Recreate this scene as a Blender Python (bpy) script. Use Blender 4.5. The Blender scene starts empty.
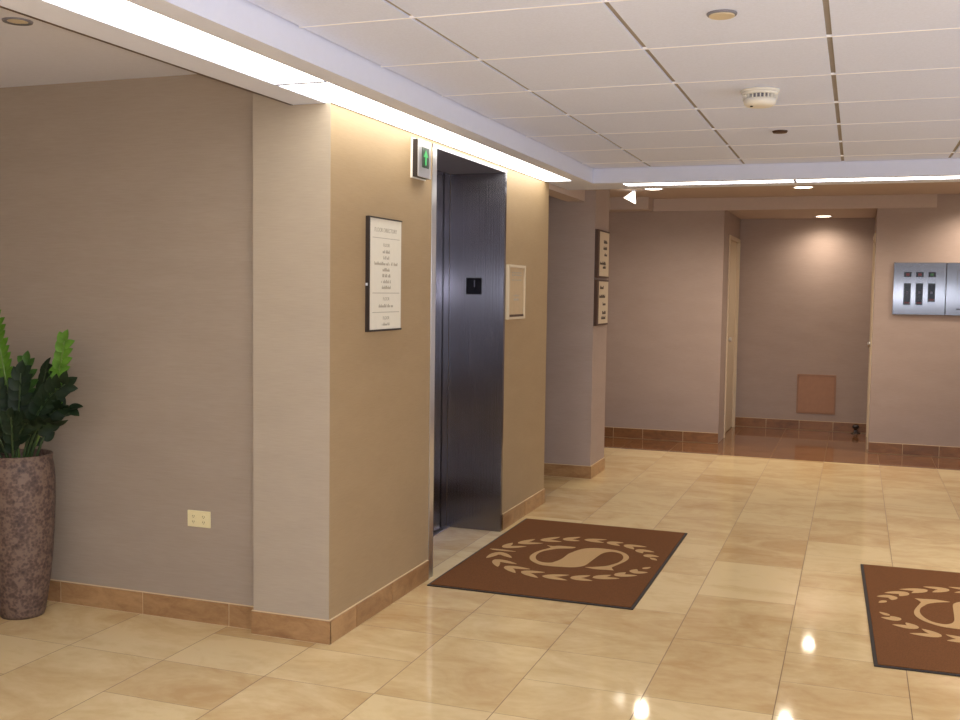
import bpy, bmesh, math, random
from mathutils import Vector, Matrix
SC = bpy.context.scene
COL = SC.collection
R = random.Random(7)

# ------------------------------------------------------------------ materials
def new_mat(name):
    m = bpy.data.materials.new(name); m.use_nodes = True
    nt = m.node_tree; b = nt.nodes['Principled BSDF']
    return m, nt, b
def srgb(r, g, b):
    f = lambda c: (c/255/12.92) if c/255 <= .04045 else ((c/255+.055)/1.055)**2.4
    return (f(r), f(g), f(b), 1)
def plain(name, col, rough=.6, metal=0.0, noise=0.0, scale=30, spec=.5):
    m, nt, b = new_mat(name)
    b.inputs['Roughness'].default_value = rough
    b.inputs['Metallic'].default_value = metal
    b.inputs['Specular IOR Level'].default_value = spec
    n = nt.nodes.new('ShaderNodeTexNoise'); n.inputs['Scale'].default_value = scale
    n.inputs['Detail'].default_value = 4
    tc = nt.nodes.new('ShaderNodeTexCoord'); nt.links.new(tc.outputs['Object'], n.inputs['Vector'])
    r = nt.nodes.new('ShaderNodeValToRGB')
    k = 1-noise
    r.color_ramp.elements[0].position = .3; r.color_ramp.elements[1].position = .7
    r.color_ramp.elements[0].color = (col[0]*k, col[1]*k, col[2]*k, 1)
    r.color_ramp.elements[1].color = (min(1, col[0]*(1+noise)), min(1, col[1]*(1+noise)), min(1, col[2]*(1+noise)), 1)
    nt.links.new(n.outputs['Fac'], r.inputs['Fac']); nt.links.new(r.outputs['Color'], b.inputs['Base Color'])
    return m
def emit(name, col, strength):
    m, nt, b = new_mat(name)
    b.inputs['Base Color'].default_value = (.8, .8, .8, 1) if strength > 2 else (.02, .02, .02, 1)
    b.inputs['Emission Color'].default_value = (*col[:3], 1)
    b.inputs['Emission Strength'].default_value = strength
    return m

def wallcover(name, c1, c2):
    """woven vinyl wallcovering: fine horizontal threads with faint broad mottling"""
    m, nt, b = new_mat(name)
    tc = nt.nodes.new('ShaderNodeTexCoord')
    mp = nt.nodes.new('ShaderNodeMapping'); mp.inputs['Scale'].default_value = (14, 14, 260)
    n1 = nt.nodes.new('ShaderNodeTexNoise'); n1.inputs['Scale'].default_value = 1; n1.inputs['Detail'].default_value = 3
    mp2 = nt.nodes.new('ShaderNodeMapping'); mp2.inputs['Scale'].default_value = (3, 3, 9)
    n2 = nt.nodes.new('ShaderNodeTexNoise'); n2.inputs['Scale'].default_value = 1; n2.inputs['Detail'].default_value = 5
    mx = nt.nodes.new('ShaderNodeMath'); mx.operation = 'MULTIPLY_ADD'; mx.inputs[1].default_value = .55
    md = nt.nodes.new('ShaderNodeMath'); md.operation = 'MULTIPLY'; md.inputs[1].default_value = .45
    r = nt.nodes.new('ShaderNodeValToRGB')
    r.color_ramp.elements[0].position = .3; r.color_ramp.elements[1].position = .7
    r.color_ramp.elements[0].color = [a*.8+b_*.2 for a, b_ in zip(c1, c2)]; r.color_ramp.elements[1].color = [a*.2+b_*.8 for a, b_ in zip(c1, c2)]
    L = nt.links.new
    L(tc.outputs['Object'], mp.inputs['Vector']); L(mp.outputs['Vector'], n1.inputs['Vector'])
    L(tc.outputs['Object'], mp2.inputs['Vector']); L(mp2.outputs['Vector'], n2.inputs['Vector'])
    L(n2.outputs['Fac'], md.inputs[0]); L(n1.outputs['Fac'], mx.inputs[0]); L(md.outputs[0], mx.inputs[2])
    L(mx.outputs[0], r.inputs['Fac']); L(r.outputs['Color'], b.inputs['Base Color'])
    bp = nt.nodes.new('ShaderNodeBump'); bp.inputs['Strength'].default_value = .12; bp.inputs['Distance'].default_value = .002
    L(n1.outputs['Fac'], bp.inputs['Height']); L(bp.outputs['Normal'], b.inputs['Normal'])
    b.inputs['Roughness'].default_value = .55; b.inputs['Specular IOR Level'].default_value = .3
    return m

def stone(name, dark, light, rough, tintamt=.25, scale=(2.2, 5.0, 3)):
    """polished travertine: drifting veins, a random tint for every tile"""
    m, nt, b = new_mat(name); L = nt.links.new
    tc = nt.nodes.new('ShaderNodeTexCoord')
    at = nt.nodes.new('ShaderNodeAttribute'); at.attribute_name = 'tint'
    ad = nt.nodes.new('ShaderNodeVectorMath'); ad.operation = 'MULTIPLY_ADD'
    ad.inputs[1].default_value = (37, 53, 11)
    mp = nt.nodes.new('ShaderNodeMapping'); mp.inputs['Scale'].default_value = scale
    L(at.outputs['Color'], ad.inputs[0]); L(tc.outputs['Object'], ad.inputs[2])
    L(ad.outputs[0], mp.inputs['Vector'])
    n1 = nt.nodes.new('ShaderNodeTexNoise'); n1.inputs['Scale'].default_value = 1.3; n1.inputs['Detail'].default_value = 8
    n1.inputs['Roughness'].default_value = .62; n1.inputs['Distortion'].default_value = .9
    L(mp.outputs['Vector'], n1.inputs['Vector'])
    n2 = nt.nodes.new('ShaderNodeTexNoise'); n2.inputs['Scale'].default_value = 9; n2.inputs['Detail'].default_value = 6
    L(mp.outputs['Vector'], n2.inputs['Vector'])
    a = nt.nodes.new('ShaderNodeMath'); a.operation = 'MULTIPLY_ADD'; a.inputs[1].default_value = .25
    L(n2.outputs['Fac'], a.inputs[0]); L(n1.outputs['Fac'], a.inputs[2])
    sx = nt.nodes.new('ShaderNodeSeparateColor'); L(at.outputs['Color'], sx.inputs[0])
    c = nt.nodes.new('ShaderNodeMath'); c.operation = 'MULTIPLY_ADD'; c.inputs[1].default_value = tintamt
    L(sx.outputs[0], c.inputs[0]); L(a.outputs[0], c.inputs[2])
    r = nt.nodes.new('ShaderNodeValToRGB')
    r.color_ramp.elements[0].position = .38+tintamt/3; r.color_ramp.elements[1].position = .78+tintamt/2
    r.color_ramp.elements[0].color = dark; r.color_ramp.elements[1].color = light
    L(c.outputs[0], r.inputs['Fac']); L(r.outputs['Color'], b.inputs['Base Color'])
    b.inputs['Roughness'].default_value = rough
    return m

WALL = wallcover('mauve_wallcovering', srgb(154, 136, 127), srgb(172, 154, 145))
WALLL = wallcover('grey_wallcovering', srgb(150, 135, 120), srgb(167, 152, 136))
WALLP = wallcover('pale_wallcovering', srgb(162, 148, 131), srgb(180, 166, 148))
WALLE = wallcover('tan_wallcovering', srgb(154, 130, 98), srgb(171, 147, 114))
CEIL = plain('ceiling_tile', srgb(216, 224, 250), .9, 0, .03, 120, .1)
CEILL = plain('left_ceiling_paint', srgb(208, 208, 220), .9, 0, .02, 60, .1)
GROOVE = plain('ceiling_groove', srgb(150, 142, 135), .8)
TEE = plain('ceiling_tee', srgb(246, 246, 252), .6)
WHITE = plain('soffit_paint', srgb(214, 218, 236), .7, 0, .01)
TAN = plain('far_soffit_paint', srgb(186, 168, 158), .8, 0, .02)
FLOOR = stone('travertine', srgb(202, 168, 118), srgb(230, 206, 158), .055, .30, (2.0, 3.0, 3))
FLOOR.node_tree.nodes['Principled BSDF'].inputs['IOR'].default_value = 1.6
GROUT = plain('floor_grout', srgb(128, 98, 64), .6)
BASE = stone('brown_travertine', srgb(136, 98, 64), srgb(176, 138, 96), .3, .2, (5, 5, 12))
BROWN = stone('brown_border_tile', srgb(98, 64, 42), srgb(132, 92, 60), .06, .2)
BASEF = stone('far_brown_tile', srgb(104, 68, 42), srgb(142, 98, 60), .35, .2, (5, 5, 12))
CAULK = plain('pale_grout', srgb(214, 190, 152), .6)
STEEL = None
def steel(name, col, rough, sc=(4, 4, 400), aniso=.96, bump=.04):
    m, nt, b = new_mat(name); L = nt.links.new
    tc = nt.nodes.new('ShaderNodeTexCoord'); mp = nt.nodes.new('ShaderNodeMapping'); mp.inputs['Scale'].default_value = sc
    n = nt.nodes.new('ShaderNodeTexNoise'); n.inputs['Scale'].default_value = 1; n.inputs['Detail'].default_value = 2
    L(tc.outputs['Object'], mp.inputs['Vector']); L(mp.outputs['Vector'], n.inputs['Vector'])
    bp = nt.nodes.new('ShaderNodeBump'); bp.inputs['Strength'].default_value = bump; bp.inputs['Distance'].default_value = .001
    L(n.outputs['Fac'], bp.inputs['Height']); L(bp.outputs['Normal'], b.inputs['Normal'])
    b.inputs['Base Color'].default_value = col
    b.inputs['Metallic'].default_value = 1; b.inputs['Roughness'].default_value = rough
    b.inputs['Anisotropic'].default_value = aniso
    ge = nt.nodes.new('ShaderNodeNewGeometry'); cr = nt.nodes.new('ShaderNodeVectorMath'); cr.operation = 'CROSS_PRODUCT'; cr.inputs[1].default_value = (0, 0, 1)
    L(ge.outputs['Normal'], cr.inputs[0]); L(cr.outputs[0], b.inputs['Tangent'])
    return m
STEEL = steel('brushed_steel', (.24, .23, .262, 1), .21, (260, 260, 1.2), 1.0, .85)
STEELL = steel('bright_steel', (.78, .78, .80, 1), .28)
STEELP = steel('panel_steel', (.185, .185, .20, 1), .2, (260, 260, 1.2), 1.0, .3)
DARKM = plain('dark_metal', srgb(34, 32, 36), .4, .6)
BLACK = plain('black_glass', srgb(10, 9, 18), .12)
BLACKF = plain('black_frame', srgb(38, 28, 24), .45)
BRONZE = plain('dark_bronze', srgb(70, 44, 30), .5)
PAPER = plain('white_sign_face', srgb(226, 220, 205), .5, 0, .02)
PAPERT = plain('tan_certificate', srgb(190, 166, 132), .5, 0, .05, 60)
INK = plain('grey_ink', srgb(172, 164, 148), .7)
INKD = plain('dark_ink', srgb(70, 55, 45), .7)
CREAM = plain('ivory_plastic', srgb(226, 212, 166), .4, 0, .01)
SLOT = plain('outlet_slot', srgb(110, 96, 66), .6)
BEIGE = plain('beige_plastic', srgb(205, 190, 165), .45)
PLAST = plain('white_plastic', srgb(226, 222, 212), .4)
GREYV = plain('grey_vent', srgb(120, 118, 128), .6)
STEELH = plain('header_steel', srgb(160, 156, 164), .38, .9)
DOORM = plain('cream_door_paint', srgb(204, 186, 160), .45, 0, .02)
ACCESS = plain('access_panel_paint', srgb(160, 120, 96), .6, 0, .05, 20)
MATB = plain('brown_carpet', srgb(112, 74, 46), .95, 0, .22, 260, .1)
MATL = plain('tan_carpet_inlay', srgb(190, 156, 112), .95, 0, .12, 260, .1)
RUBBER = plain('black_rubber', srgb(34, 24, 22), .6)
LENS = emit('fluorescent_lens', (1, .98, .90), 6.5)
LAMP = emit('downlight_lamp', (1, .84, .62), 14)
GREEN = emit('green_arrow_light', (.02, .75, .14), .75)
GREEND = plain('dark_green_window', srgb(16, 48, 22), .3)
DIG = plain('grey_digit', srgb(84, 82, 100), .5)
REDD = emit('dim_red_display', (.35, .02, .05), .25)
GREEND2 = emit('dim_green_display', (.05, .25, .08), .3)

# ------------------------------------------------------------------ mesh helpers
def box(bm, x0, x1, y0, y1, z0, z1, mi=0, tint=None):
    v = [bm.verts.new(p) for p in ((x0,y0,z0),(x1,y0,z0),(x1,y1,z0),(x0,y1,z0),(x0,y0,z1),(x1,y0,z1),(x1,y1,z1),(x0,y1,z1))]
    fs = [bm.faces.new([v[i] for i in f]) for f in ((3,2,1,0),(4,5,6,7),(0,1,5,4),(1,2,6,5),(2,3,7,6),(3,0,4,7))]
    for f in fs: f.material_index = mi
    if tint is not None:
        lay = bm.loops.layers.float_color.get('tint') or bm.loops.layers.float_color.new('tint')
        for f in fs:
            for l in f.loops: l[lay] = (*tint, 1)
    return fs
def poly(bm, pts, z0, z1, mi=0):
    """flat prism from a 2D outline"""
    b = [bm.verts.new((x, y, z0)) for x, y in pts]; t = [bm.verts.new((x, y, z1)) for x, y in pts]
    n = len(pts); fs = [bm.faces.new(t), bm.faces.new(b[::-1])]
    for i in range(n): fs.append(bm.faces.new((b[i], b[(i+1)%n], t[(i+1)%n], t[i])))
    for f in fs: f.material_index = mi
    return fs
def lathe(bm, prof, n=40, c=(0,0,0), mi=0, cap=True):
    rings = []
    for r, z in prof:
        rings.append([bm.verts.new((c[0]+r*math.cos(2*math.pi*i/n), c[1]+r*math.sin(2*math.pi*i/n), c[2]+z)) for i in range(n)])
    for a, b in zip(rings, rings[1:]):
        for i in range(n):
            f = bm.faces.new((a[i], a[(i+1)%n], b[(i+1)%n], b[i])); f.material_index = mi; f.smooth = True
    if cap:
        f = bm.faces.new(rings[0][::-1]); f.material_index = mi
        f = bm.faces.new(rings[-1]); f.material_index = mi
def tube(bm, pts, rad, n=8, mi=0):
    rings = []
    for i, p in enumerate(pts):
        a = pts[max(0, i-1)]; b = pts[min(len(pts)-1, i+1)]
        d = (Vector(b)-Vector(a)).normalized(); u = d.orthogonal().normalized(); w = d.cross(u)
        r = rad[i] if isinstance(rad, (list, tuple)) else rad
        rings.append([bm.verts.new(Vector(p)+u*r*math.cos(2*math.pi*k/n)+w*r*math.sin(2*math.pi*k/n)) for k in range(n)])
    for a, b in zip(rings, rings[1:]):
        # keep rings aligned
        off = min(range(n), key=lambda o: (a[0].co-b[o].co).length)
        for i in range(n):
            f = bm.faces.new((a[i], a[(i+1)%n], b[(i+1+off)%n], b[(i+off)%n])); f.material_index = mi; f.smooth = True
    bm.faces.new(rings[0][::-1]); bm.faces.new(rings[-1])
def obj(name, bm, mats, parent=None, loc=None, bevel=0):
    me = bpy.data.meshes.new(name)
    bmesh.ops.recalc_face_normals(bm, faces=bm.faces)
    bm.to_mesh(me); bm.free()
    for m in (mats if isinstance(mats, (list, tuple)) else [mats]): me.materials.append(m)
    o = bpy.data.objects.new(name, me); COL.objects.link(o)
    if parent: o.parent = parent
    if loc: o.location = loc
    if bevel:
        md = o.modifiers.new('bevel', 'BEVEL'); md.width = bevel; md.segments = 2; md.limit_method = 'ANGLE'
    return o
def struct(name, bm, mats, **k):
    o = obj(name, bm, mats, **k); o['kind'] = 'structure'; return o
def sbox(name, mats, *bs):
    bm = bmesh.new()
    for b in bs: box(bm, *b)
    return struct(name, bm, mats)
def pbox(name, mat, parent, *bs, bevel=0):
    bm = bmesh.new()
    for b in bs: box(bm, *b)
    return obj(name, bm, mat, parent, bevel=bevel)
def thing(name, label, cat, loc=(0,0,0), rotz=0, group=None):
    o = bpy.data.objects.new(name, None); COL.objects.link(o)
    o.location = loc; o.rotation_euler = (0, 0, rotz); o.empty_display_size = .1
    o['label'] = label; o['category'] = cat
    if group: o['group'] = group
    return o
def text(body, size, mat, parent, loc, rot, name='lettering', depth=.0006, align='CENTER'):
    c = bpy.data.curves.new(name, 'FONT'); c.body = body; c.size = size; c.extrude = depth
    c.align_x = align; c.align_y = 'CENTER'
    t = bpy.data.objects.new(name, c); COL.objects.link(t)
    bpy.context.view_layer.update()
    me = bpy.data.meshes.new_from_object(t.evaluated_get(bpy.context.evaluated_depsgraph_get()))
    bpy.data.objects.remove(t); me.name = name
    me.materials.clear(); me.materials.append(mat)
    o = bpy.data.objects.new(name, me); COL.objects.link(o)
    o.parent = parent; o.location = loc; o.rotation_euler = rot
    return o

# ------------------------------------------------------------------ floor
T = .457; X0 = -.057; YM = .343
bm = bmesh.new(); lay = bm.loops.layers.float_color.new('tint')
def ftile(x0, x1, y0, y1, mi, g=.0014):
    g2 = g*1.0
    v = [bm.verts.new(p) for p in ((x0+g*1.5,y0+g2,0),(x1-g*1.5,y0+g2,0),(x1-g*1.5,y1-g2,0),(x0+g*1.5,y1-g2,0))]
    f = bm.faces.new(v); f.material_index = mi
    t = (R.random(), R.random(), R.random(), 1)
    for l in f.loops: l[lay] = t
YB = 5.84
kx0, kx1 = -9, 11
for k in range(kx0, kx1):
    x0 = X0+k*T; x1 = x0+T
    y = -7.95 + (YM if k % 2 else 0)
    lastfull = True
    while y < YB:
        step = 2*YM if R.random() < (.55 if k != 4 else .15) else YM
        y1 = min(y+step, YB)
        ftile(x0, x1, y, y1, 0, .0011)
        y = y1
    y = YB
    while y < 8.15:
        y1 = min(y+.36, 8.2); ftile(x0, x1, y, y1, 1); y = y1
v = [bm.verts.new(p) for p in ((X0+kx0*T,-8.3,-.001),(X0+kx1*T,-8.3,-.001),(X0+kx1*T,8.25,-.001),(X0+kx0*T,8.25,-.001))]
f = bm.faces.new(v); f.material_index = 2
box(bm, X0+kx0*T, X0+kx1*T, -8.3, 8.25, -.1, -.0015, 2)
struct('floor', bm, [FLOOR, BROWN, GROUT])

# ------------------------------------------------------------------ walls
HT = 2.5
WX = -.358
YL = .046
sbox('wall_left', WALLL, (-4.1, WX, YL, YL+.12, 0, HT))
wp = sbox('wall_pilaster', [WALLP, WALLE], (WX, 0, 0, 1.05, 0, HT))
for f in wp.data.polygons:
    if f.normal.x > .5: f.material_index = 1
sbox('wall_elevator', WALLE, (-.36, 0, 2.2, 3.12, 0, HT), (-.36, 0, 1.05, 2.2, 2.185, HT))
sbox('wall_pier', WALL, (-2.0, .073, 4.156, 4.631, 0, HT))
sbox('wall_header', TAN, (-.15, -.01, 3.12, 4.156, 2.165, HT))
sbox('wall_side_hall', WALL, (-2.1, -2.0, 3.0, 6.7, 0, HT), (-2.0, -.36, 3.0, 3.12, 0, HT))
sbox('wall_far', WALL, (-2.0, .763, 6.57, 6.69, 0, HT), (2.144, 4.9, 6.57, 6.69, 0, HT), (.763, 2.144, 6.57, 6.69, 2.288, HT))
sbox('wall_recess', WALL, (.6, 2.3, 8.047, 8.17, 0, HT),
     (.643, .763, 6.69, 7.02, 0, HT), (.643, .763, 7.98, 8.05, 0, HT), (.643, .763, 7.02, 7.98, 2.06, HT),
     (2.144, 2.264, 6.69, 6.80, 0, HT), (2.144, 2.264, 7.75, 8.05, 0, HT), (2.144, 2.264, 6.80, 7.75, 2.06, HT))
sbox('wall_right', WALL, (4.8, 4.92, -8.2, 6.7, 0, .35), (4.8, 4.92, -8.2, 6.7, 2.15, HT), (4.8, 4.92, -8.2, -7.0, .35, 2.15), (4.8, 4.92, 2.6, 6.7, .35, 2.15))
sbox('wall_back', WALL, (-4.1, 4.9, -8.32, -8.2, 0, 1.15), (-4.1, 4.9, -8.32, -8.2, 1.8, HT), (-4.1, -3.9, -8.32, -8.2, 1.15, 1.8), (4.7, 4.9, -8.32, -8.2, 1.15, 1.8))
GLASS, nt, b = new_mat('fill_window_glass')
tr = nt.nodes.new('ShaderNodeBsdfTransparent'); gl = nt.nodes.new('ShaderNodeBsdfGlossy'); gl.inputs['Roughness'].default_value = .02
mxs = nt.nodes.new('ShaderNodeMixShader'); mxs.inputs[0].default_value = .07
nt.links.new(tr.outputs[0], mxs.inputs[1]); nt.links.new(gl.outputs[0], mxs.inputs[2]); nt.links.new(mxs.outputs[0], nt.nodes['Material Output'].inputs[0])
wn = bpy.data.objects.new('fill_window_1', None); COL.objects.link(wn); wn.location = (0, -8.26, 1.15); wn['kind'] = 'structure'  # added window, unseen behind the viewer, opening for fill light
fr = []
for i in range(7): fr.append((-3.9+i*8.6/6-.03*(i > 0), -3.9+i*8.6/6+.03*(i < 6), -.03, .03, 0, .65))
fr += [(-3.87, 4.67, -.03, .03, 0, .05), (-3.87, 4.67, -.03, .03, .61, .65)]
pbox('fill_window_frame', DARKM, wn, *fr)
for i in range(6): pbox('fill_pane', GLASS, wn, (-3.9+i*8.6/6+.03, -3.9+(i+1)*8.6/6-.03, -.004, .004, .05, .61))
dl = bpy.data.lights.new('fill_daylight', 'AREA'); dl.shape = 'RECTANGLE'; dl.size = 8.6; dl.size_y = .8; dl.energy = 60; dl.color = (.72, .83, 1)  # added cool fill lamp shining in through the back opening
do = bpy.data.objects.new('fill_daylight', dl); COL.objects.link(do); do.location = (.4, -8.55, 1.5); do.rotation_euler = (math.radians(90), 0, 0)
sbox('wall_lobby_left', WALL, (-4.12, -4.0, -8.2, YL+.1, 0, HT))

wn = bpy.data.objects.new('fill_window_2', None); COL.objects.link(wn); wn.location = (4.86, -2.2, .35); wn['kind'] = 'structure'  # added window row, out of view at right, to brighten ceiling and walls
fr = [(-.03, .03, -4.8+i*1.2-(.03 if i else 0), -4.8+i*1.2+(.03 if i < 8 else 0), 0, 1.8) for i in range(9)]
fr += [(-.028, .028, -4.8, 4.8, 0, .05), (-.028, .028, -4.8, 4.8, 1.75, 1.8)]
pbox('fill_window_frame', DARKM, wn, *fr)
for i in range(8): pbox('fill_pane', GLASS, wn, (-.004, .004, -4.8+i*1.2+.03, -3.6+i*1.2-.03, .05, 1.75))
dl = bpy.data.lights.new('fill_daylight_side', 'AREA'); dl.shape = 'RECTANGLE'; dl.size = 10; dl.size_y = 2.2; dl.energy = 165; dl.color = (.90, .94, 1)  # added fill lamp outside the right-hand opening
do = bpy.data.objects.new('fill_daylight_side', dl); COL.objects.link(do); do.location = (5.3, -2.2, 1.1); do.rotation_euler = (math.radians(90), 0, math.radians(90))

# baseboards: tile pieces on a pale grout bed.  axis 'x' runs along x on a face looking -y; 'y' runs along y on a face looking +x
def baseboard(name, axis, plane, a, b, joints, mat=None, h=.1, capa=False):
    bm = bmesh.new(); lay = bm.loops.layers.float_color.new('tint')
    cuts = [a]+[j for j in sorted(joints) if a < j < b]+[b]
    g = .0022
    def put(u0, u1, d, z0, z1, mi, tint):
        if axis == 'x': box(bm, u0, u1, plane-d, plane, z0, z1, mi, tint)
        else: box(bm, plane, plane+d, u0, u1, z0, z1, mi, tint)
    put(a, b, .0065, 0, h+.003, 1, (0,0,0))
    for p, q in zip(cuts, cuts[1:]):
        put(p+(g if p != a else .0), q-(g if q != b else .0), .009, .003, h, 0, (R.random(), R.random(), R.random()))
    o = struct(name, bm, [mat or BASE, CAULK])
    return o
baseboard('baseboard_left', 'x', YL, -4.0, WX, [-3.68, -3.2, -2.74, -2.3, -1.85, -1.409, -.953, -.505])
baseboard('baseboard_pilaster', 'x', 0, WX-.006, .009, [])
baseboard('baseboard_elevator', 'y', 0, 0, 1.040, [.236, .60])
baseboard('baseboard_elevator_far', 'y', 0, 2.212, 3.12, [2.66, 3.05])
baseboard('baseboard_pier', 'x', 4.156, -2.0, .082, [-.9, -.42])
baseboard('baseboard_pier_side', 'y', .073, 4.156, 4.631, [])
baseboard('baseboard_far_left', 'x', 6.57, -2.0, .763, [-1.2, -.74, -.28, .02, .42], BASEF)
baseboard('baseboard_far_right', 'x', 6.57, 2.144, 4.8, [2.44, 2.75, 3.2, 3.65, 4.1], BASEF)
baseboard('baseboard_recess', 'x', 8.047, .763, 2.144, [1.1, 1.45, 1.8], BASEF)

# ------------------------------------------------------------------ ceilings
HS, HC, HL, HF = 2.2, 2.297, 2.36, 2.39
sbox('ceiling_lobby_left', CEILL, (-4.0, -.17, -8.2, YL, HL, HL+.05))
# main tiled ceiling : tiles, dark grooves running away, thin pale tees across
bm = bmesh.new()
gx = [.284, .68, 1.283, 1.882, 2.49, 3.1, 3.71, 4.32, 4.8]
gy = [-8.2]+[round(-.135+.61*k, 3) for k in range(-13, 6)]+[3.20]
gy = sorted(set(y for y in gy if -8.2 <= y <= 3.20))
for i in range(len(gx)-1):
    for j in range(len(gy)-1):
        box(bm, gx[i]+.009, gx[i+1]-.009, gy[j]+.0015, gy[j+1]-.0015, HC, HC+.02, 0)
for x in gx[1:-1]: box(bm, x-.009, x+.009, -8.2, 3.20, HC+.006, HC+.02, 1)
for y in gy[1:-1]: box(bm, .284, 4.8, y-.004, y+.004, HC-.0012, HC+.012, 2)
box(bm, .284, 4.8, -8.2, 3.20, HC+.02, HC+.05, 0)
struct('ceiling', bm, [CEIL, GROOVE, TEE])
sbox('ceiling_far', TAN, (-2.0, 4.8, 3.62, 6.57, HF, HF+.05), (-2.0, -.15, 3.12, 3.62, HF, HF+.05))
sbox('ceiling_recess', TAN, (.763, 2.144, 6.69, 8.05, 2.288, 2.34))
# lowered light trough along the elevator wall and across the lobby
sbox('trim_1', WHITE, (-.17, -.022, -8.2, 0, HS, HS+.1), (-.158, -.02, -8.2, 0, HS+.1, HL+.04))
sbox('trim_2', WHITE, (.186, .284, -8.2, 3.20, HS, HC+.06), (-.0, .186, -8.2, 3.04, HS+.03, HS+.06))
sbox('trim_3', WHITE, (.0, 4.8, 3.20, 3.265, HS, HC+.06), (.0, .186, 3.035, 3.20, HS, HC),
     (.0, 4.8, 3.435, 3.62, HS, HF+.04), (.0, 4.8, 3.265, 3.435, HS+.03, HS+.06), (0, .465, 3.265, 3.435, HS, HS+.03))
sbox('trim_shadow_line', BRONZE, (-.182, -.170, -8.2, 0.0, HS-.001, HS+.02))  # dark strip standing in for the shadow gap along the trim edge
# plaster soffit bands on the far wall
sbox('trim_5', TAN, (.075, 2.645, 6.545, 6.57, 2.27, HF))
sbox('trim_6', TAN, (-2.0, .072, 6.30, 6.57, 2.272, HF))

# fluorescent fixtures
def strip(axis, a, b, c0, c1, label):
    t = thing('fluorescent_light', label, 'ceiling light', ((c0+c1)/2, (a+b)/2, HS+.03) if axis == 'y' else ((a+b)/2, (c0+c1)/2, HS+.03), 0, None)
    L = (b-a)/2; W = (c1-c0)/2
    ex = (W, L) if axis == 'y' else (L, W)
    xl = -ex[0]
    bs = [(xl+.001, ex[0]-.001, -ex[1]+.003, ex[1]-.003, -.028, -.020)]
    if a < 0 < b: bs.append((xl-.018, xl+.001, -ex[1]+.003, -(a+b)/2-.002, -.028, -.020))     # the lens is wider where no wall stands under it
    elif axis == 'y': bs[0] = (xl-.018,)+bs[0][1:]
    pbox('lens', LENS, t, *bs)
    pbox('frame', WHITE, t, (-ex[0], ex[0], -ex[1], ex[1], -.012, -.001), 
         (-ex[0], -ex[0]+.004, -ex[1], ex[1], -.0295, -.012) if axis == 'x' or a > -1 else (0, .001, 0, .001, -.012, -.001))
    pbox('end_bar', GREYV, t, (xl-.018 if axis == 'y' and a < -1 else xl+.001, ex[0]-.001, ex[1]-.008, ex[1]+.008, -.032, -.012) if axis == 'y' else (ex[0]-.005, ex[0]+.003, -ex[1], ex[1], -.034, -.012))
    return t
strip('y', -.378, 3.03, .002, .184, 'long bright fluorescent strip above the elevator doorway, running to the corner')
strip('y', -3.8, -.382, .002, .184, 'bright fluorescent strip overhead at the upper left, nearer the viewer, before the joint')
strip('y', -7.2, -3.806, .002, .184, 'fluorescent strip at the viewer end of the lit ceiling trough')
strip('x', .47, 1.590, 3.27, 3.43, 'left half of the thin lit strip crossing the lobby ceiling')
strip('x', 1.596, 4.0, 3.27, 3.43, 'right half of the thin lit strip crossing the lobby ceiling')

# ------------------------------------------------------------------ elevator doorway
d = thing('elevator_door', 'elevator doorway with brushed steel frame and closed steel doors', 'elevator door', (-.2, 1.65, 0)); 
d.name = 'door_1'; del d['label']; del d['category']; d['kind'] = 'structure'
def dp(name, mat, *bs, bevel=0):
    bs = [(b[0]+.2, b[1]+.2, b[2]-1.65, b[3]-1.65, b[4], b[5]) for b in bs]
    return pbox(name, mat, d, *bs, bevel=bevel)
DX = -.345
dp('jamb', STEELL, (DX, .004, 1.052, 1.105, .002, 2.165))
dp('jamb', STEEL, (DX, .006, 2.172, 2.2, .002, 2.165))
dp('header', STEELH, (DX, .006, 1.052, 2.2, 2.166, 2.184))
dp('door_panel', STEEL, (DX-.05, DX-.018, 1.105, 1.64, .012, 2.163))
dp('door_panel', STEEL, (DX-.034, DX-.002, 1.642, 2.06, .012, 2.163), (DX-.012, DX-.002, 2.085, 2.172, .012, 2.163))
dp('door_shadow_gap', DARKM, (DX-.036, DX-.014, 2.06, 2.085, .012, 2.163))
dp('sill', STEELH, (DX-.05, DX+.02, 1.105, 2.172, .001, .006))
sbox('wall_shaft', DARKM, (-.52, -.40, 1.0, 2.3, 0, HT))

t = thing('floor_indicator', 'small square black floor indicator on the steel elevator jamb', 'indicator', (-.184, 2.172, 1.491))
pbox('housing', BLACK, t, (-.051, .051, -.006, 0, -.05, .05), bevel=.002)
text('1', .06, DIG, t, (.004, -.0068, .012), (math.pi/2, 0, 0), 'digit')

# arrival lantern
t = thing('elevator_lantern', 'boxy hall lantern with lit green up arrow beside the elevator opening', 'lantern', (0, .872, 2.088))
pbox('backplate', PLAST, t, (0, .008, -.085, .085, -.098, .09), bevel=.001)
pbox('housing', BLACKF, t, (.008, .032, -.075, .078, -.092, .083))
pbox('bezel', STEELL, t, (.032, .037, -.075, .078, -.092, .083), bevel=.002)
pbox('window', GREEND, t, (.037, .0385, -.032, .05, -.045, .05))
bm = bmesh.new()
poly(bm, [(-.008,-.032), (.008,-.032), (.008,.006), (.026,.006), (0,.04), (-.026,.006), (-.008,.006)], 0, .0015)
o = obj('arrow', bm, GREEN, t, (.0386, .009, 0)); o.rotation_euler = (math.pi/2, 0, math.pi/2)

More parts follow.
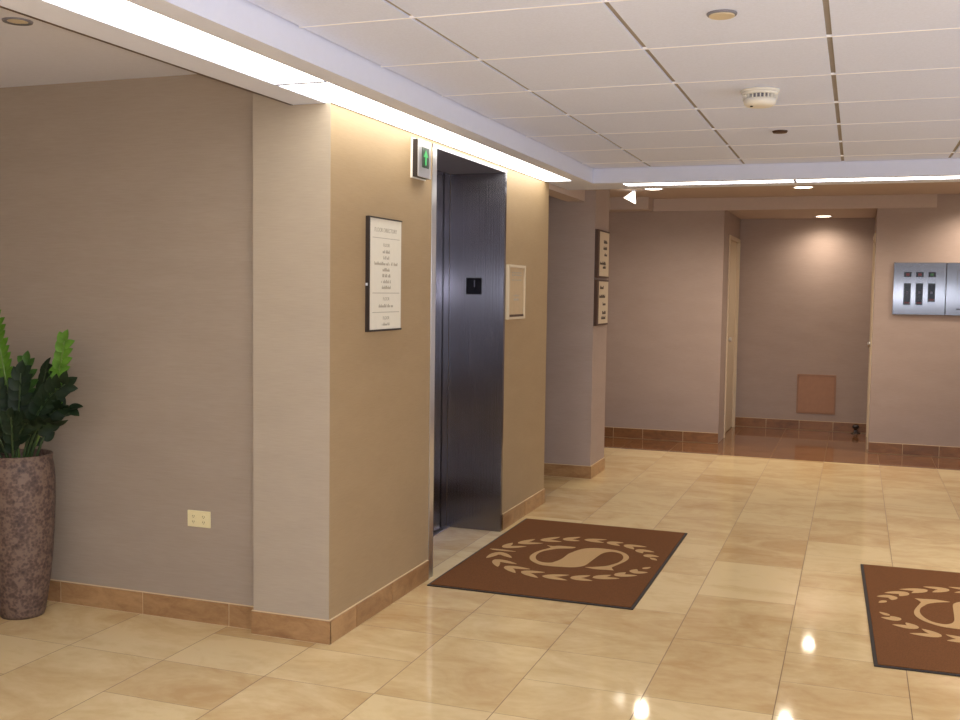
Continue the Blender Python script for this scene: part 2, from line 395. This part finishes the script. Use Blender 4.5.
# ------------------------------------------------------------------ wall signs
RX = (math.pi/2, 0, math.pi/2)         # faces +x, reads towards +y
def scribble(parent, cx, cz, w, hgt, mat, depth_x, n):
    """a line of letter-sized dashes too small to read"""
    bm = bmesh.new(); x = -w/2
    rr = random.Random(int(cz*1e4)+n)
    while x < w/2:
        lw = min(hgt*.42, w/2-x); hh = hgt*(.62 if rr.random() < .6 else 1)
        if n == 7 or rr.random() > .12: box(bm, 0, .0006, x, x+lw*(1.0 if n == 7 else .78), -hgt/2, -hgt/2+hh)
        x += lw
    return obj('text_line', bm, mat, parent, (depth_x, cx, cz))
t = thing('directory_sign', 'tall white floor directory board in a thin black frame on the near wall', 'sign', (0, .490, 1.528))
hw, hh = .172, .25
pbox('board', PAPER, t, (.004, .014, -hw+.009, hw-.003, -hh+.008, hh-.006))
pbox('frame', BLACKF, t, (0, .018, -hw, -hw+.009, -hh, hh), (0, .018, -hw+.009, hw, hh-.006, hh), (0, .018, -hw+.009, hw, -hh, -hh+.008), (0, .012, hw-.003, hw, -hh+.008, hh-.006))
text('FLOOR DIRECTORY', .026, INK, t, (.0142, .003, .195), RX, 'title')
pbox('rule', INK, t, (.014, .0147, -.13, .15, .1595, .162)); pbox('rule', INK, t, (.014, .0147, -.13, .15, -.083, -.080)); pbox('rule', INK, t, (.014, .0147, -.13, .15, -.168, -.165))
text('FLOOR', .021, INK, t, (.0142, .01, .130), RX, 'heading')
for z, w in ((.102,.075),(.075,.07),(.022,.075),(-.004,.09),(-.03,.10),(-.056,.10)): scribble(t, .008, z, w, .015, INK, .014, 3)
scribble(t, .008, .049, .24, .015, INK, .014, 5)
text('FLOOR', .021, INK, t, (.0142, .01, -.108), RX, 'heading'); scribble(t, .008, -.138, .15, .015, INK, .014, 4)
text('FLOOR', .021, INK, t, (.0142, .01, -.193), RX, 'heading'); scribble(t, .008, -.220, .08, .013, INK, .014, 6)
# thumb latch at left frame edge
pbox('latch', STEELL, t, (.004, .012, -hw-.006, -hw, -.05, -.038))

t = thing('certificate_frame', 'small framed tan certificate on the wall just right of the elevator', 'sign', (0, 2.395, 1.458))
pbox('frame', BEIGE, t, (0, .020, -.168, -.150, -.166, .166), (0, .020, -.150, .168, .150, .166), (0, .020, -.150, .168, -.166, -.152), (0, .020, .155, .168, -.152, .150))
pbox('inner_edge', BRONZE, t, (.004, .012, -.150, -.132, -.152, .150), (.004, .012, -.132, .155, -.152, -.138))
pbox('paper', PAPERT, t, (.002, .010, -.132, .155, -.138, .150))
for z in (.12, .105, .075): scribble(t, .01, z, .2, .010, INK, .010, 4)
scribble(t, .01, -.02, .11, .014, INK, .010, 2); scribble(t, .01, -.045, .11, .014, INK, .010, 3)

def pier_sign(zc, h2, lines, label):
    t = thing('hall_sign', label, 'sign', (.073, 4.37, zc), 0, 'pair of signs on the pier')
    pbox('frame', BRONZE, t, (0, .026, -.205, -.15, -h2, h2), (0, .02, -.15, .205, h2-.012, h2), (0, .02, -.15, .205, -h2, -h2+.014))
    pbox('board', BEIGE, t, (.002, .018, -.15, .205, -h2+.014, h2-.012))
    for z, c, w in lines: scribble(t, c, z, w, .026, INKD, .018, 7)
pier_sign(1.765, .187, ((.10,.08,.12),(.05,.07,.12),(-.0,.09,.09),(-.07,.0,.2),(-.10,.05,.1)), 'upper of the two beige signs stacked on the pier side')
pier_sign(1.383, .180, ((.12,-.02,.12),(.05,.0,.2),(-.01,.07,.1),(-.08,.07,.12),(-.12,.05,.14)), 'lower of the two beige signs stacked on the pier side')

# power outlet
t = thing('power_outlet', 'ivory four-socket outlet plate low on the left wall', 'outlet', (-.658, YL, .457))
pbox('faceplate', CREAM, t, (-.058, .058, -.006, 0, -.036, .036), bevel=.002)
for cx in (-.026, .026):
    for cz in (-.012, .012):
        bm = bmesh.new(); lathe(bm, [(.0105, 0), (.0105, .002)], 20)
        o = obj('socket', bm, CREAM, t, (cx, -.0062, cz)); o.rotation_euler = (math.pi/2, 0, 0)
        s = pbox('slot', SLOT, o, (-.0055, -.0035, -.003, .004, .002, .0026), (.0035, .0055, -.003, .004, .002, .0026), (-.0015, .0015, -.008, -.005, .002, .0026))

# elevator status panel on the far right wall
t = thing('status_panel', 'wide brushed steel status panel with black displays on the far right wall', 'panel', (2.60, 6.57, 1.535))
pbox('plate', STEELP, t, (-.295, .148, -.02, 0, -.238, .238), bevel=.003)
pbox('plate', STEELP, t, (.150, .62, -.02, 0, -.238, .238), bevel=.003)
for x, mm in ((-.175, BLACK), (-.073, BLACK), (.030, BLACK)):
    m0 = pbox('display', BLACK, t, (x-.031, x+.031, -.0225, -.0205, .107, .152))
    pbox('readout', REDD if x < 0 else GREEND2, m0, (x-.014, x+.014, -.0235, -.0225, .118, .14))
for x, z0 in ((-.175, -.148), (-.073, -.148), (.030, -.118)):
    m0 = pbox('display', BLACK, t, (x-.031, x+.031, -.0225, -.0205, z0, .050))
    pbox('key_switch', DIG, m0, (x-.008, x+.008, -.026, -.0225, -.045, -.025))
    pbox('readout', REDD, m0, (x-.02, x+.02, -.0235, -.0225, z0+.014, z0+.026))
pbox('slot', DARKM, t, (.24, .46, -.0225, -.0205, -.185, -.175))
pbox('handset_door', STEELP, t, (.24, .46, -.026, -.0205, -.02, .17), bevel=.003)

t = thing('access_panel', 'square terracotta access panel low on the recess back wall', 'panel', (1.615, 8.047, .395))
pbox('frame', ACCESS, t, (-.2, -.19, -.012, 0, -.212, .212), (.19, .2, -.012, 0, -.212, .212), (-.19, .19, -.012, 0, .202, .212), (-.19, .19, -.012, 0, -.212, -.202))
pbox('door', ACCESS, t, (-.188, .188, -.009, 0, -.2, .2), bevel=.002)
t = thing('door_stop', 'small dark metal door stop at the foot of the recess wall', 'door stop', (2.03, 7.96, 0))
bm = bmesh.new(); lathe(bm, [(.045, 0), (.045, .008), (.02, .012), (.018, .05), (.03, .055), (.03, .085), (.022, .095)], 24)
obj('post', bm, STEELP, t)
bm = bmesh.new(); lathe(bm, [(.032, .06), (.034, .065), (.034, .078), (.032, .082)], 24)
obj('bumper', bm, RUBBER, t)

# recess side doors
for nm, xw, y0, y1, s in (('door_2', .763, 7.02, 7.98, 1), ('door_3', 2.144, 6.80, 7.75, -1)):
    t = thing(nm, 'x', 'x', (xw, y0, 0)); del t['label']; del t['category']; t['kind'] = 'structure'
    a = lambda u0, u1: (min(s*u0, s*u1), max(s*u0, s*u1))
    w = y1-y0
    pbox('slab', DOORM, t, (*a(-.06, -.02), .04, w-.04, .008, 2.02))
    pbox('frame', DOORM, t, (*a(-.1, .012), 0, .04, 0, 2.06), (*a(-.1, .012), w-.04, w, 0, 2.06), (*a(-.1, .012), .04, w-.04, 2.02, 2.06))
    bm = bmesh.new(); lathe(bm, [(.025, 0), (.025, .006), (.01, .01), (.01, .03), (.026, .038), (.026, .055), (.015, .06)], 20)
    o = obj('knob', bm, STEELL, t, (-s*.02, .11, 1.0)); o.rotation_euler = (0, s*math.pi/2, 0)

# ------------------------------------------------------------------ ceiling fittings
t = thing('smoke_detector', 'round white smoke detector with grey vent ring on the tiled ceiling', 'smoke detector', (1.592, .72, HC))
bm = bmesh.new(); lathe(bm, [(.074, -.008), (.078, -.006), (.078, 0)], 48); obj('base', bm, PLAST, t)
bm = bmesh.new(); lathe(bm, [(.02, -.066), (.052, -.064), (.062, -.056), (.068, -.036)], 48); obj('cover', bm, PLAST, t)
bm = bmesh.new(); lathe(bm, [(.060, -.036), (.060, -.020)], 48); obj('vent_ring', bm, GREYV, t)
bm = bmesh.new()
for i in range(26):
    a = 2*math.pi*i/26; c, s = math.cos(a), math.sin(a)
    fs = box(bm, .060, .070, -.0022, .0022, -.037, -.018)
    vs = {v for f in fs for v in f.verts}
    bmesh.ops.rotate(bm, verts=list(vs), cent=(0,0,0), matrix=Matrix.Rotation(a, 3, 'Z'))
obj('vent_fins', bm, PLAST, t)
bm = bmesh.new(); lathe(bm, [(.070, -.020), (.074, -.008)], 48); obj('collar', bm, PLAST, t)
bm = bmesh.new(); lathe(bm, [(.006, -.0035), (.006, 0)], 12); obj('test_button', bm, DARKM, t, (-.03, -.025, -.0655))
t = thing('ceiling_sprinkler_cover', 'round metal-rimmed disc in the ceiling near the top edge', 'ceiling disc', (1.587, -.52, HC))
bm = bmesh.new(); lathe(bm, [(.043, -.006), (.045, -.003), (.045, 0)], 40); obj('rim', bm, GREYV, t)
bm = bmesh.new(); lathe(bm, [(.037, -.010), (.038, -.006)], 40); obj('cover', bm, BEIGE, t)
t = thing('ceiling_sprinkler', 'small dark disc in the ceiling beyond the smoke detector', 'ceiling disc', (1.596, 1.83, HC))
bm = bmesh.new(); lathe(bm, [(.02, -.012), (.034, -.010), (.038, -.004), (.038, 0)], 32); obj('cap', bm, BRONZE, t)

def downlight(x, y, z, label, power, on=True, r=.075, spot=1.9, blend=.6, tilt=None):
    t = thing('downlight', label, 'ceiling light', (x, y, z), 0)
    bm = bmesh.new(); lathe(bm, [(r, -.003), (r+.014, -.005), (r+.016, 0), (r, 0)], 36, cap=False)
    bmesh.ops.holes_fill
    obj('trim_ring', bm, WHITE if on else GREYV, t)
    bm = bmesh.new(); lathe(bm, [(r, -.0015), (r, -.0005)], 36); obj('lamp', bm, LAMP if on else BEIGE, t)
    if on:
        l = bpy.data.lights.new('downlight_beam', 'SPOT'); l.energy = power; l.color = (1, .86, .70)
        l.spot_size = spot; l.spot_blend = blend; l.shadow_soft_size = .05
        o = bpy.data.objects.new('downlight_beam', l); COL.objects.link(o); o.parent = t; o.location = (0, 0, -.02)
    return t
downlight(.26, 5.55, HF, 'lit downlight at the left of the far ceiling, beside its glow on the soffit', 46, spot=2.8, blend=1)
downlight(1.528, 5.68, HF, 'lit downlight in the far ceiling just behind the crossing light strip', 125, spot=2.8, blend=1)
downlight(1.637, 7.73, 2.288, 'lit downlight inside the recess ceiling above the access panel', 38, spot=2.8, blend=1)
downlight(3.03, 6.18, HF, 'lit downlight out to the right washing the wall beyond the steel panel', 75, spot=2.6, blend=1)
downlight(-.73, -.88, HL, 'unlit round recessed downlight in the plain ceiling above the left wall', 0, False, .034)
for i, (x, y) in enumerate(((3.7, -1.5), (3.7, 1.8), (1.59, -3.4), (3.7, -5.2), (1.59, -6.6))):  # added fill downlights, all out of view, to raise the lobby brightness
    downlight(x, y, HC, ('added fill downlight, out of view at right of the lobby', 'added fill downlight, out of view at right toward the far end', 'added fill downlight, out of view above the viewer', 'added fill downlight, out of view behind the viewer at right', 'added fill downlight, out of view at the back of the lobby')[i], (75, 130, 60, 60, 60)[i])
for i, (x, y) in enumerate(((-2.6, -3.0), (-2.6, -6.2))):  # two more added fill lamps, unseen, over the left area
    downlight(x, y, HL, ('added fill downlight, out of view in the plain left ceiling', 'added fill downlight, out of view at the back left')[i], 22)

# wide soft fill troffers, added unseen behind the viewer to brighten the lobby
def area(name, loc, sx, sy, power, col, label):
    t = thing(name, label, 'ceiling light', loc)
    pbox('frame', WHITE, t, (-sx/2-.02, sx/2+.02, -sy/2-.02, sy/2+.02, -.012, 0))
    pbox('lens', emit('fill_troffer_lens', col, power), t, (-sx/2, sx/2, -sy/2, sy/2, -.016, -.0125))
area('fill_troffer', (3.4, -3.6, HC), 1.1, .55, 11, (1, .96, .90), 'added fill troffer, unseen behind the viewer at right')
area('fill_troffer', (2.2, -5.8, HC), 1.1, .55, 11, (1, .96, .90), 'added fill troffer, unseen far behind the viewer')

# ------------------------------------------------------------------ floor mats
S = [(-0.185, 0.171), (-0.146, 0.166), (-0.115, 0.187), (-0.021, 0.193), (-0.034, 0.161), (-0.099, 0.129), (-0.136, 0.087), (-0.169, 0.035), (-0.18, -0.032), (-0.171, -0.102), (-0.146, -0.164), (-0.106, -0.198), (-0.061, -0.193), (-0.043, -0.156), (-0.026, -0.089), (-0.021, 0.022), (-0.010, 0.07), (0.008, 0.132), (0.041, 0.188), (0.1, 0.218), (0.172, 0.218), (0.221, 0.205), (0.274, 0.159), (0.306, 0.094), (0.311, 0.028), (0.296, -0.048), (0.273, -0.127), (0.267, -0.163), (0.289, -0.21), (0.254, -0.213), (0.194, -0.223), (0.134, -0.207), (0.18, -0.184), (0.232, -0.144), (0.256, -0.1), (0.278, -0.044), (0.285, 0.029), (0.273, 0.097), (0.245, 0.152), (0.2, 0.173), (0.169, 0.153), (0.15, 0.107), (0.141, 0.024), (0.134, -0.069), (0.127, -0.154), (0.115, -0.191), (0.092, -0.221), (0.058, -0.240), (0.007, -0.25), (-0.048, -0.257), (-0.102, -0.25), (-0.149, -0.212), (-0.183, -0.167), (-0.203, -0.104), (-0.204, -0.03), (-0.189, 0.039), (-0.163, 0.096), (-0.152, 0.133)]
CH = [((-0.355, 0.152), (-0.292, 0.288), (-0.221, 0.209)), ((-0.257, 0.276), (-0.17, 0.397), (-0.131, 0.288)), ((-0.141, 0.347), (-0.058, 0.444), (-0.037, 0.347)), ((-0.02, 0.39), (0.102, 0.442), (0.103, 0.36)), ((0.117, 0.38), (0.21, 0.405), (0.206, 0.323)), ((0.226, 0.358), (0.353, 0.359), (0.298, 0.276)), ((0.315, 0.278), (0.417, 0.257), (0.359, 0.207)), ((0.379, 0.178), (0.46, 0.163), (0.419, 0.13)), ((-0.404, 0.026), (-0.386, 0.152), (-0.288, 0.101)), ((-0.389, -0.083), (-0.414, -0.229), (-0.285, -0.174)), ((-0.358, -0.241), (-0.297, -0.377), (-0.219, -0.287)), ((-0.264, -0.352), (-0.172, -0.457), (-0.121, -0.359)), ((-0.154, -0.417), (-0.038, -0.5), (-0.033, -0.388)), ((-0.028, -0.46), (0.111, -0.486), (0.095, -0.388)), ((0.114, -0.437), (0.232, -0.445), (0.199, -0.355)), ((0.219, -0.389), (0.35, -0.351), (0.297, -0.304)), ((0.316, -0.306), (0.423, -0.261), (0.356, -0.225)), ((0.384, -0.214), (0.462, -0.181), (0.397, -0.142))]
SG = [((0.421, 0.123), (0.463, 0.081)), ((0.423, -0.12), (0.458, -0.072)), ((-0.462, -0.033), (-0.306, -0.036))]
def leaf2d(a, b, w, bow=0):
    a, b = Vector(a), Vector(b); dv = b-a; n = Vector((-dv.y, dv.x)).normalized(); L = dv.length
    up, dn = [], []
    for k in range(9):
        t = k/8; p = a+dv*t
        ww = w*(math.sin(math.pi*min(1, t**.75)))**.8 if 0 < k < 8 else 0
        c = n*bow*math.sin(math.pi*t)
        up.append(p+c+n*ww); dn.append(p+c-n*ww)
    return [tuple(p) for p in up]+[tuple(p) for p in dn[-2:0:-1]]
def mat_mesh_curve(pts):
    # smooth closed outline (Catmull-Rom) keeping sharp tips
    out = []; n = len(pts)
    for i in range(n):
        p0, p1, p2, p3 = [Vector(pts[(i+k-1) % n]) for k in range(4)]
        def sharp(a, b, c): return (b-a).normalized().dot((c-b).normalized()) < .15
        out.append(tuple(p1))
        if sharp(p0, p1, p2): p0 = p1
        if sharp(p1, p2, p3): p3 = p2
        for t in (.33, .67):
            q = .5*((2*p1)+(-p0+p2)*t+(2*p0-5*p1+4*p2-p3)*t*t+(-p0+3*p1-3*p2+p3)*t**3)
            out.append(tuple(q))
    return out
def make_mat(loc, rot, label):
    w, l = 1.033, 1.64
    t = thing('floor_mat', label, 'floor mat', loc, rot, 'brown logo mats')
    pbox('border', RUBBER, t, (-w/2, w/2, -l/2, l/2, .0005, .006), bevel=.002)
    pbox('carpet', MATB, t, (-w/2+.014, w/2-.014, -l/2+.014, l/2-.014, .0062, .0092))
    bm = bmesh.new(); poly(bm, mat_mesh_curve(S), .0094, .0108); obj('letter_s', bm, MATL, t)
    bm = bmesh.new(); c = Vector((.04, -.03))
    for ap, a, b in CH:
        poly(bm, leaf2d(ap, a, .021), .0094, .0106); poly(bm, leaf2d(ap, b, .021), .0096, .0108)
        mid = (Vector(ap)*.72+(Vector(a)+Vector(b))*.14)
        poly(bm, leaf2d(ap, tuple(Vector(ap)+(mid-Vector(ap))*1.6), .02), .0095, .0107)
    for a, b in SG: poly(bm, leaf2d(a, b, .014), .0094, .0106)
    obj('laurel_wreath', bm, MATL, t)
    return t
make_mat((.558, 1.757, 0), 0, 'brown mat with tan S and laurel wreath lying at the elevator doorway')
make_mat((2.603, 1.41, 0), math.radians(181.6), 'brown mat with tan S and laurel wreath cut off by the right picture edge')

# ------------------------------------------------------------------ potted plant
P = thing('potted_plant', 'tall mottled brown stone vase with a glossy green plant by the left wall', 'plant', (-1.448, -.155, 0))
pm, nt, b = new_mat('mottled_stone'); L = nt.links.new
tc = nt.nodes.new('ShaderNodeTexCoord')
n1 = nt.nodes.new('ShaderNodeTexNoise'); n1.inputs['Scale'].default_value = 26; n1.inputs['Detail'].default_value = 8; n1.inputs['Roughness'].default_value = .7
vo = nt.nodes.new('ShaderNodeTexVoronoi'); vo.inputs['Scale'].default_value = 70
mxx = nt.nodes.new('ShaderNodeMath'); mxx.operation = 'MULTIPLY_ADD'; mxx.inputs[1].default_value = .25
rp = nt.nodes.new('ShaderNodeValToRGB'); e = rp.color_ramp.elements
e[0].position = .42; e[0].color = srgb(58, 42, 40); e[1].position = .72; e[1].color = srgb(116, 94, 80)
x = rp.color_ramp.elements.new(.56); x.color = srgb(82, 62, 54)
L(tc.outputs['Object'], n1.inputs['Vector']); L(tc.outputs['Object'], vo.inputs['Vector'])
L(vo.outputs['Distance'], mxx.inputs[0]); L(n1.outputs['Fac'], mxx.inputs[2]); L(mxx.outputs[0], rp.inputs['Fac'])
L(rp.outputs['Color'], b.inputs['Base Color']); b.inputs['Roughness'].default_value = .6
bp = nt.nodes.new('ShaderNodeBump'); bp.inputs['Strength'].default_value = .5; bp.inputs['Distance'].default_value = .004
L(n1.outputs['Fac'], bp.inputs['Height']); L(bp.outputs['Normal'], b.inputs['Normal'])
bm = bmesh.new()
prof = [(.112, .0), (.120, .02), (.136, .10), (.152, .20), (.165, .32), (.174, .44), (.179, .56), (.180, .64), (.176, .70), (.168, .735), (.166, .748), (.170, .760), (.166, .768), (.154, .766), (.150, .74), (.150, .70)]
prof = [(r*.80, z*.94) for r, z in prof]
lathe(bm, prof, 56, cap=False)
bm.faces.new([v for v in bm.verts if abs(v.co.z) < 1e-6][::-1])
obj('vase', bm, pm, P)
bm = bmesh.new(); lathe(bm, [(.118, .66), (.118, .682), (.08, .692), (.01, .695)], 40); obj('soil', bm, plain('soil', srgb(34, 28, 24), .95, 0, .4, 60), P)
LB = plain('bright_leaf', srgb(86, 128, 34), .5, 0, .25, 30); LD = plain('dark_leaf', srgb(28, 42, 24), .5, 0, .35, 25, .2)
LM = plain('mid_leaf', srgb(58, 92, 34), .3, 0, .3, 25)
STB = plain('leaf_stalk', srgb(96, 124, 52), .4)
STD = plain('dark_leaf_stalk', srgb(52, 70, 36), .5)
rl = random.Random(3)
def leaflet(bm, base, dirv, nrm, ln, wd):
    d = dirv.normalized(); s = d.cross(nrm).normalized(); nn = s.cross(d)
    N = 6; rows = []
    for k in range(N+1):
        t = k/N; w = wd*math.sin(math.pi*min(.999, t**.8))**.75 if 0 < k < N else .0008
        c = base+d*ln*t - nn*ln*.16*t*t
        rows.append([bm.verts.new(c+s*w*q+nn*(abs(q)*w*.35)+nn*z) for q, z in ((-1, 0), (0, 0), (1, 0))])
    for a, b in zip(rows, rows[1:]):
        for j in (0, 1):
            f = bm.faces.new((a[j], a[j+1], b[j+1], b[j])); f.smooth = True; f.material_index = 0
def frond(root, tip, bend, nleaf, ln, wd, mat, start=.3, phase=0):
    root, tip = Vector(root), Vector(tip)
    mid = (root+tip)/2+Vector(bend)
    pts = [(root*(1-t)**2+mid*2*t*(1-t)+tip*t*t) for t in [k/14 for k in range(15)]]
    bm = bmesh.new(); tube(bm, pts, [.006*(1-.7*k/14)+.001 for k in range(15)], 6, 1)
    for f in bm.faces: f.material_index = 1
    ax = Vector((math.cos(phase), math.sin(phase), 0))
    for i in range(nleaf):
        t = start+(1-start)*(i+.5)/nleaf
        p = root*(1-t)**2+mid*2*t*(1-t)+tip*t*t
        tg = ((mid-root)*(1-t)+(tip-mid)*t).normalized()
        sd = (ax-tg*ax.dot(tg)).normalized(); nr = sd.cross(tg)
        s = 1 if i % 2 else -1
        dv = (sd*s*.66+tg*.78+Vector((rl.uniform(-.15, .15), rl.uniform(-.15, .15), rl.uniform(-.05, .1)))).normalized()
        k = 1-.45*abs(t-.6)
        leaflet(bm, p, dv, nr*(1 if nr.y < 0 else -1)+Vector((0, -.3, .5)), ln*k, wd*k)
    p = pts[-1]; leaflet(bm, p-tg*.005, tg, nr*(1 if nr.y < 0 else -1)+Vector((0, -.2, .4)), ln*.8, wd*.8)
    obj('frond', bm, [mat, STB if mat is LB else STD], P)
for fr in (
    ((.0, .0), (-.11, -.02, 1.315), (0, 0, .02), 22, .066, .024, LB, .42, .1),
    ((.03, .0), (.262, -.01, 1.225), (.05, 0, -.03), 17, .070, .025, LB, .45, .1),
    ((.04, -.03), (.300, -.05, 1.045), (-.06, 0, .10), 13, .085, .027, LD, .35, .3),
    ((.05, .0), (.295, -.03, .93), (-.02, 0, .17), 10, .082, .028, LD, .45, .2),
    ((.05, -.02), (.26, -.08, .88), (-.04, 0, .10), 8, .078, .027, LD, .4, .6),
    ((.02, -.05), (.17, -.12, .88), (-.02, 0, .10), 9, .075, .027, LD, .2, 0),
    ((.0, .03), (.13, .03, 1.06), (0, 0, .02), 14, .08, .028, LD, .2, 0),
    ((-.02, .0), (.05, -.04, 1.08), (0, 0, .02), 14, .078, .028, LD, .2, .5),
    ((.03, .02), (.17, -.02, 1.10), (0, 0, .02), 14, .078, .026, LD, .3, -.4),
    ((-.04, -.03), (-.06, -.08, 1.03), (0, 0, .02), 13, .078, .028, LD, .25, .9),
    ((-.05, .02), (-.16, -.02, 1.08), (0, 0, .02), 13, .074, .026, LM, .25, 0),
    ((-.06, .0), (-.26, -.05, 1.12), (0, 0, .05), 16, .07, .024, LB, .4, 0),
    ((-.05, -.04), (-.22, -.10, .90), (0, 0, .08), 10, .07, .025, LD, .25, 0),
    ((.06, .02), (.17, .05, .93), (0, 0, .05), 9, .07, .026, LD, .2, 1.0),
    ((.02, -.06), (.08, -.13, .90), (0, 0, .05), 10, .07, .026, LD, .15, .2),
    ((-.01, -.05), (-.04, -.14, .91), (0, 0, .04), 10, .07, .026, LD, .15, -.3),
    ((.0, .04), (-.03, .08, 1.12), (0, 0, .02), 13, .07, .024, LM, .3, .3)):
    (rx, ry), tip, bend, n_, ln, wd, m_, st, ph = fr
    frond((rx, ry, .675), tip, bend, n_, ln, wd, m_, st, ph)

# small white cone spotlight hanging from the far ceiling
t = thing('cone_spotlight', 'small bright white cone spotlight hanging tilted at the far ceiling beside the pier', 'ceiling light', (.075, 5.60, HF))
bm = bmesh.new(); lathe(bm, [(.022, -.012), (.022, 0)], 20); obj('canopy', bm, WHITE, t)
bm = bmesh.new(); lathe(bm, [(.062, -.09), (.060, -.088), (.012, 0), (.004, .006)], 32, cap=False)
o = obj('shade', bm, emit('lit_white_shade', (1, .93, .80), 2.2), t, (0, 0, -.016)); o.rotation_euler = (0, math.radians(26), 0)
bm = bmesh.new(); lathe(bm, [(.002, -.075), (.02, -.07), (.024, -.05), (.012, -.03)], 20)
obj('bulb', bm, LAMP, o)

# ------------------------------------------------------------------ camera
cam = bpy.data.cameras.new('camera'); cam.sensor_width = 36; cam.lens = 1037.65/960*36
co = bpy.data.objects.new('camera', cam); COL.objects.link(co)
F = Vector((-0.33944107, 0.93830403, -0.06607051)); Rt = Vector((0.93998221, 0.34097145, 0.01311195)); U = Vector((-0.03483115, 0.05765437, 0.9977288))
M = Matrix((Rt, U, -F)).transposed().to_4x4(); M.translation = (1.99564696, -3.73144875, 1.46)
co.matrix_world = M; SC.camera = co
cam.clip_start = .05

fl = bpy.data.lights.new('camera_flash', 'POINT'); fl.energy = 140; fl.color = (.90, .92, 1); fl.shadow_soft_size = .025
fo = bpy.data.objects.new('camera_flash', fl); COL.objects.link(fo); fo.location = (1.955, -3.71, 1.50)
w = bpy.data.worlds.new('world'); SC.world = w; w.use_nodes = True
w.node_tree.nodes['Background'].inputs[0].default_value = (.5, .45, .4, 1); w.node_tree.nodes['Background'].inputs[1].default_value = .2
vs = SC.view_settings; vs.view_transform = 'Standard'; vs.look = 'None'; vs.gamma = 1; vs.use_curve_mapping = False
vs.exposure = .05
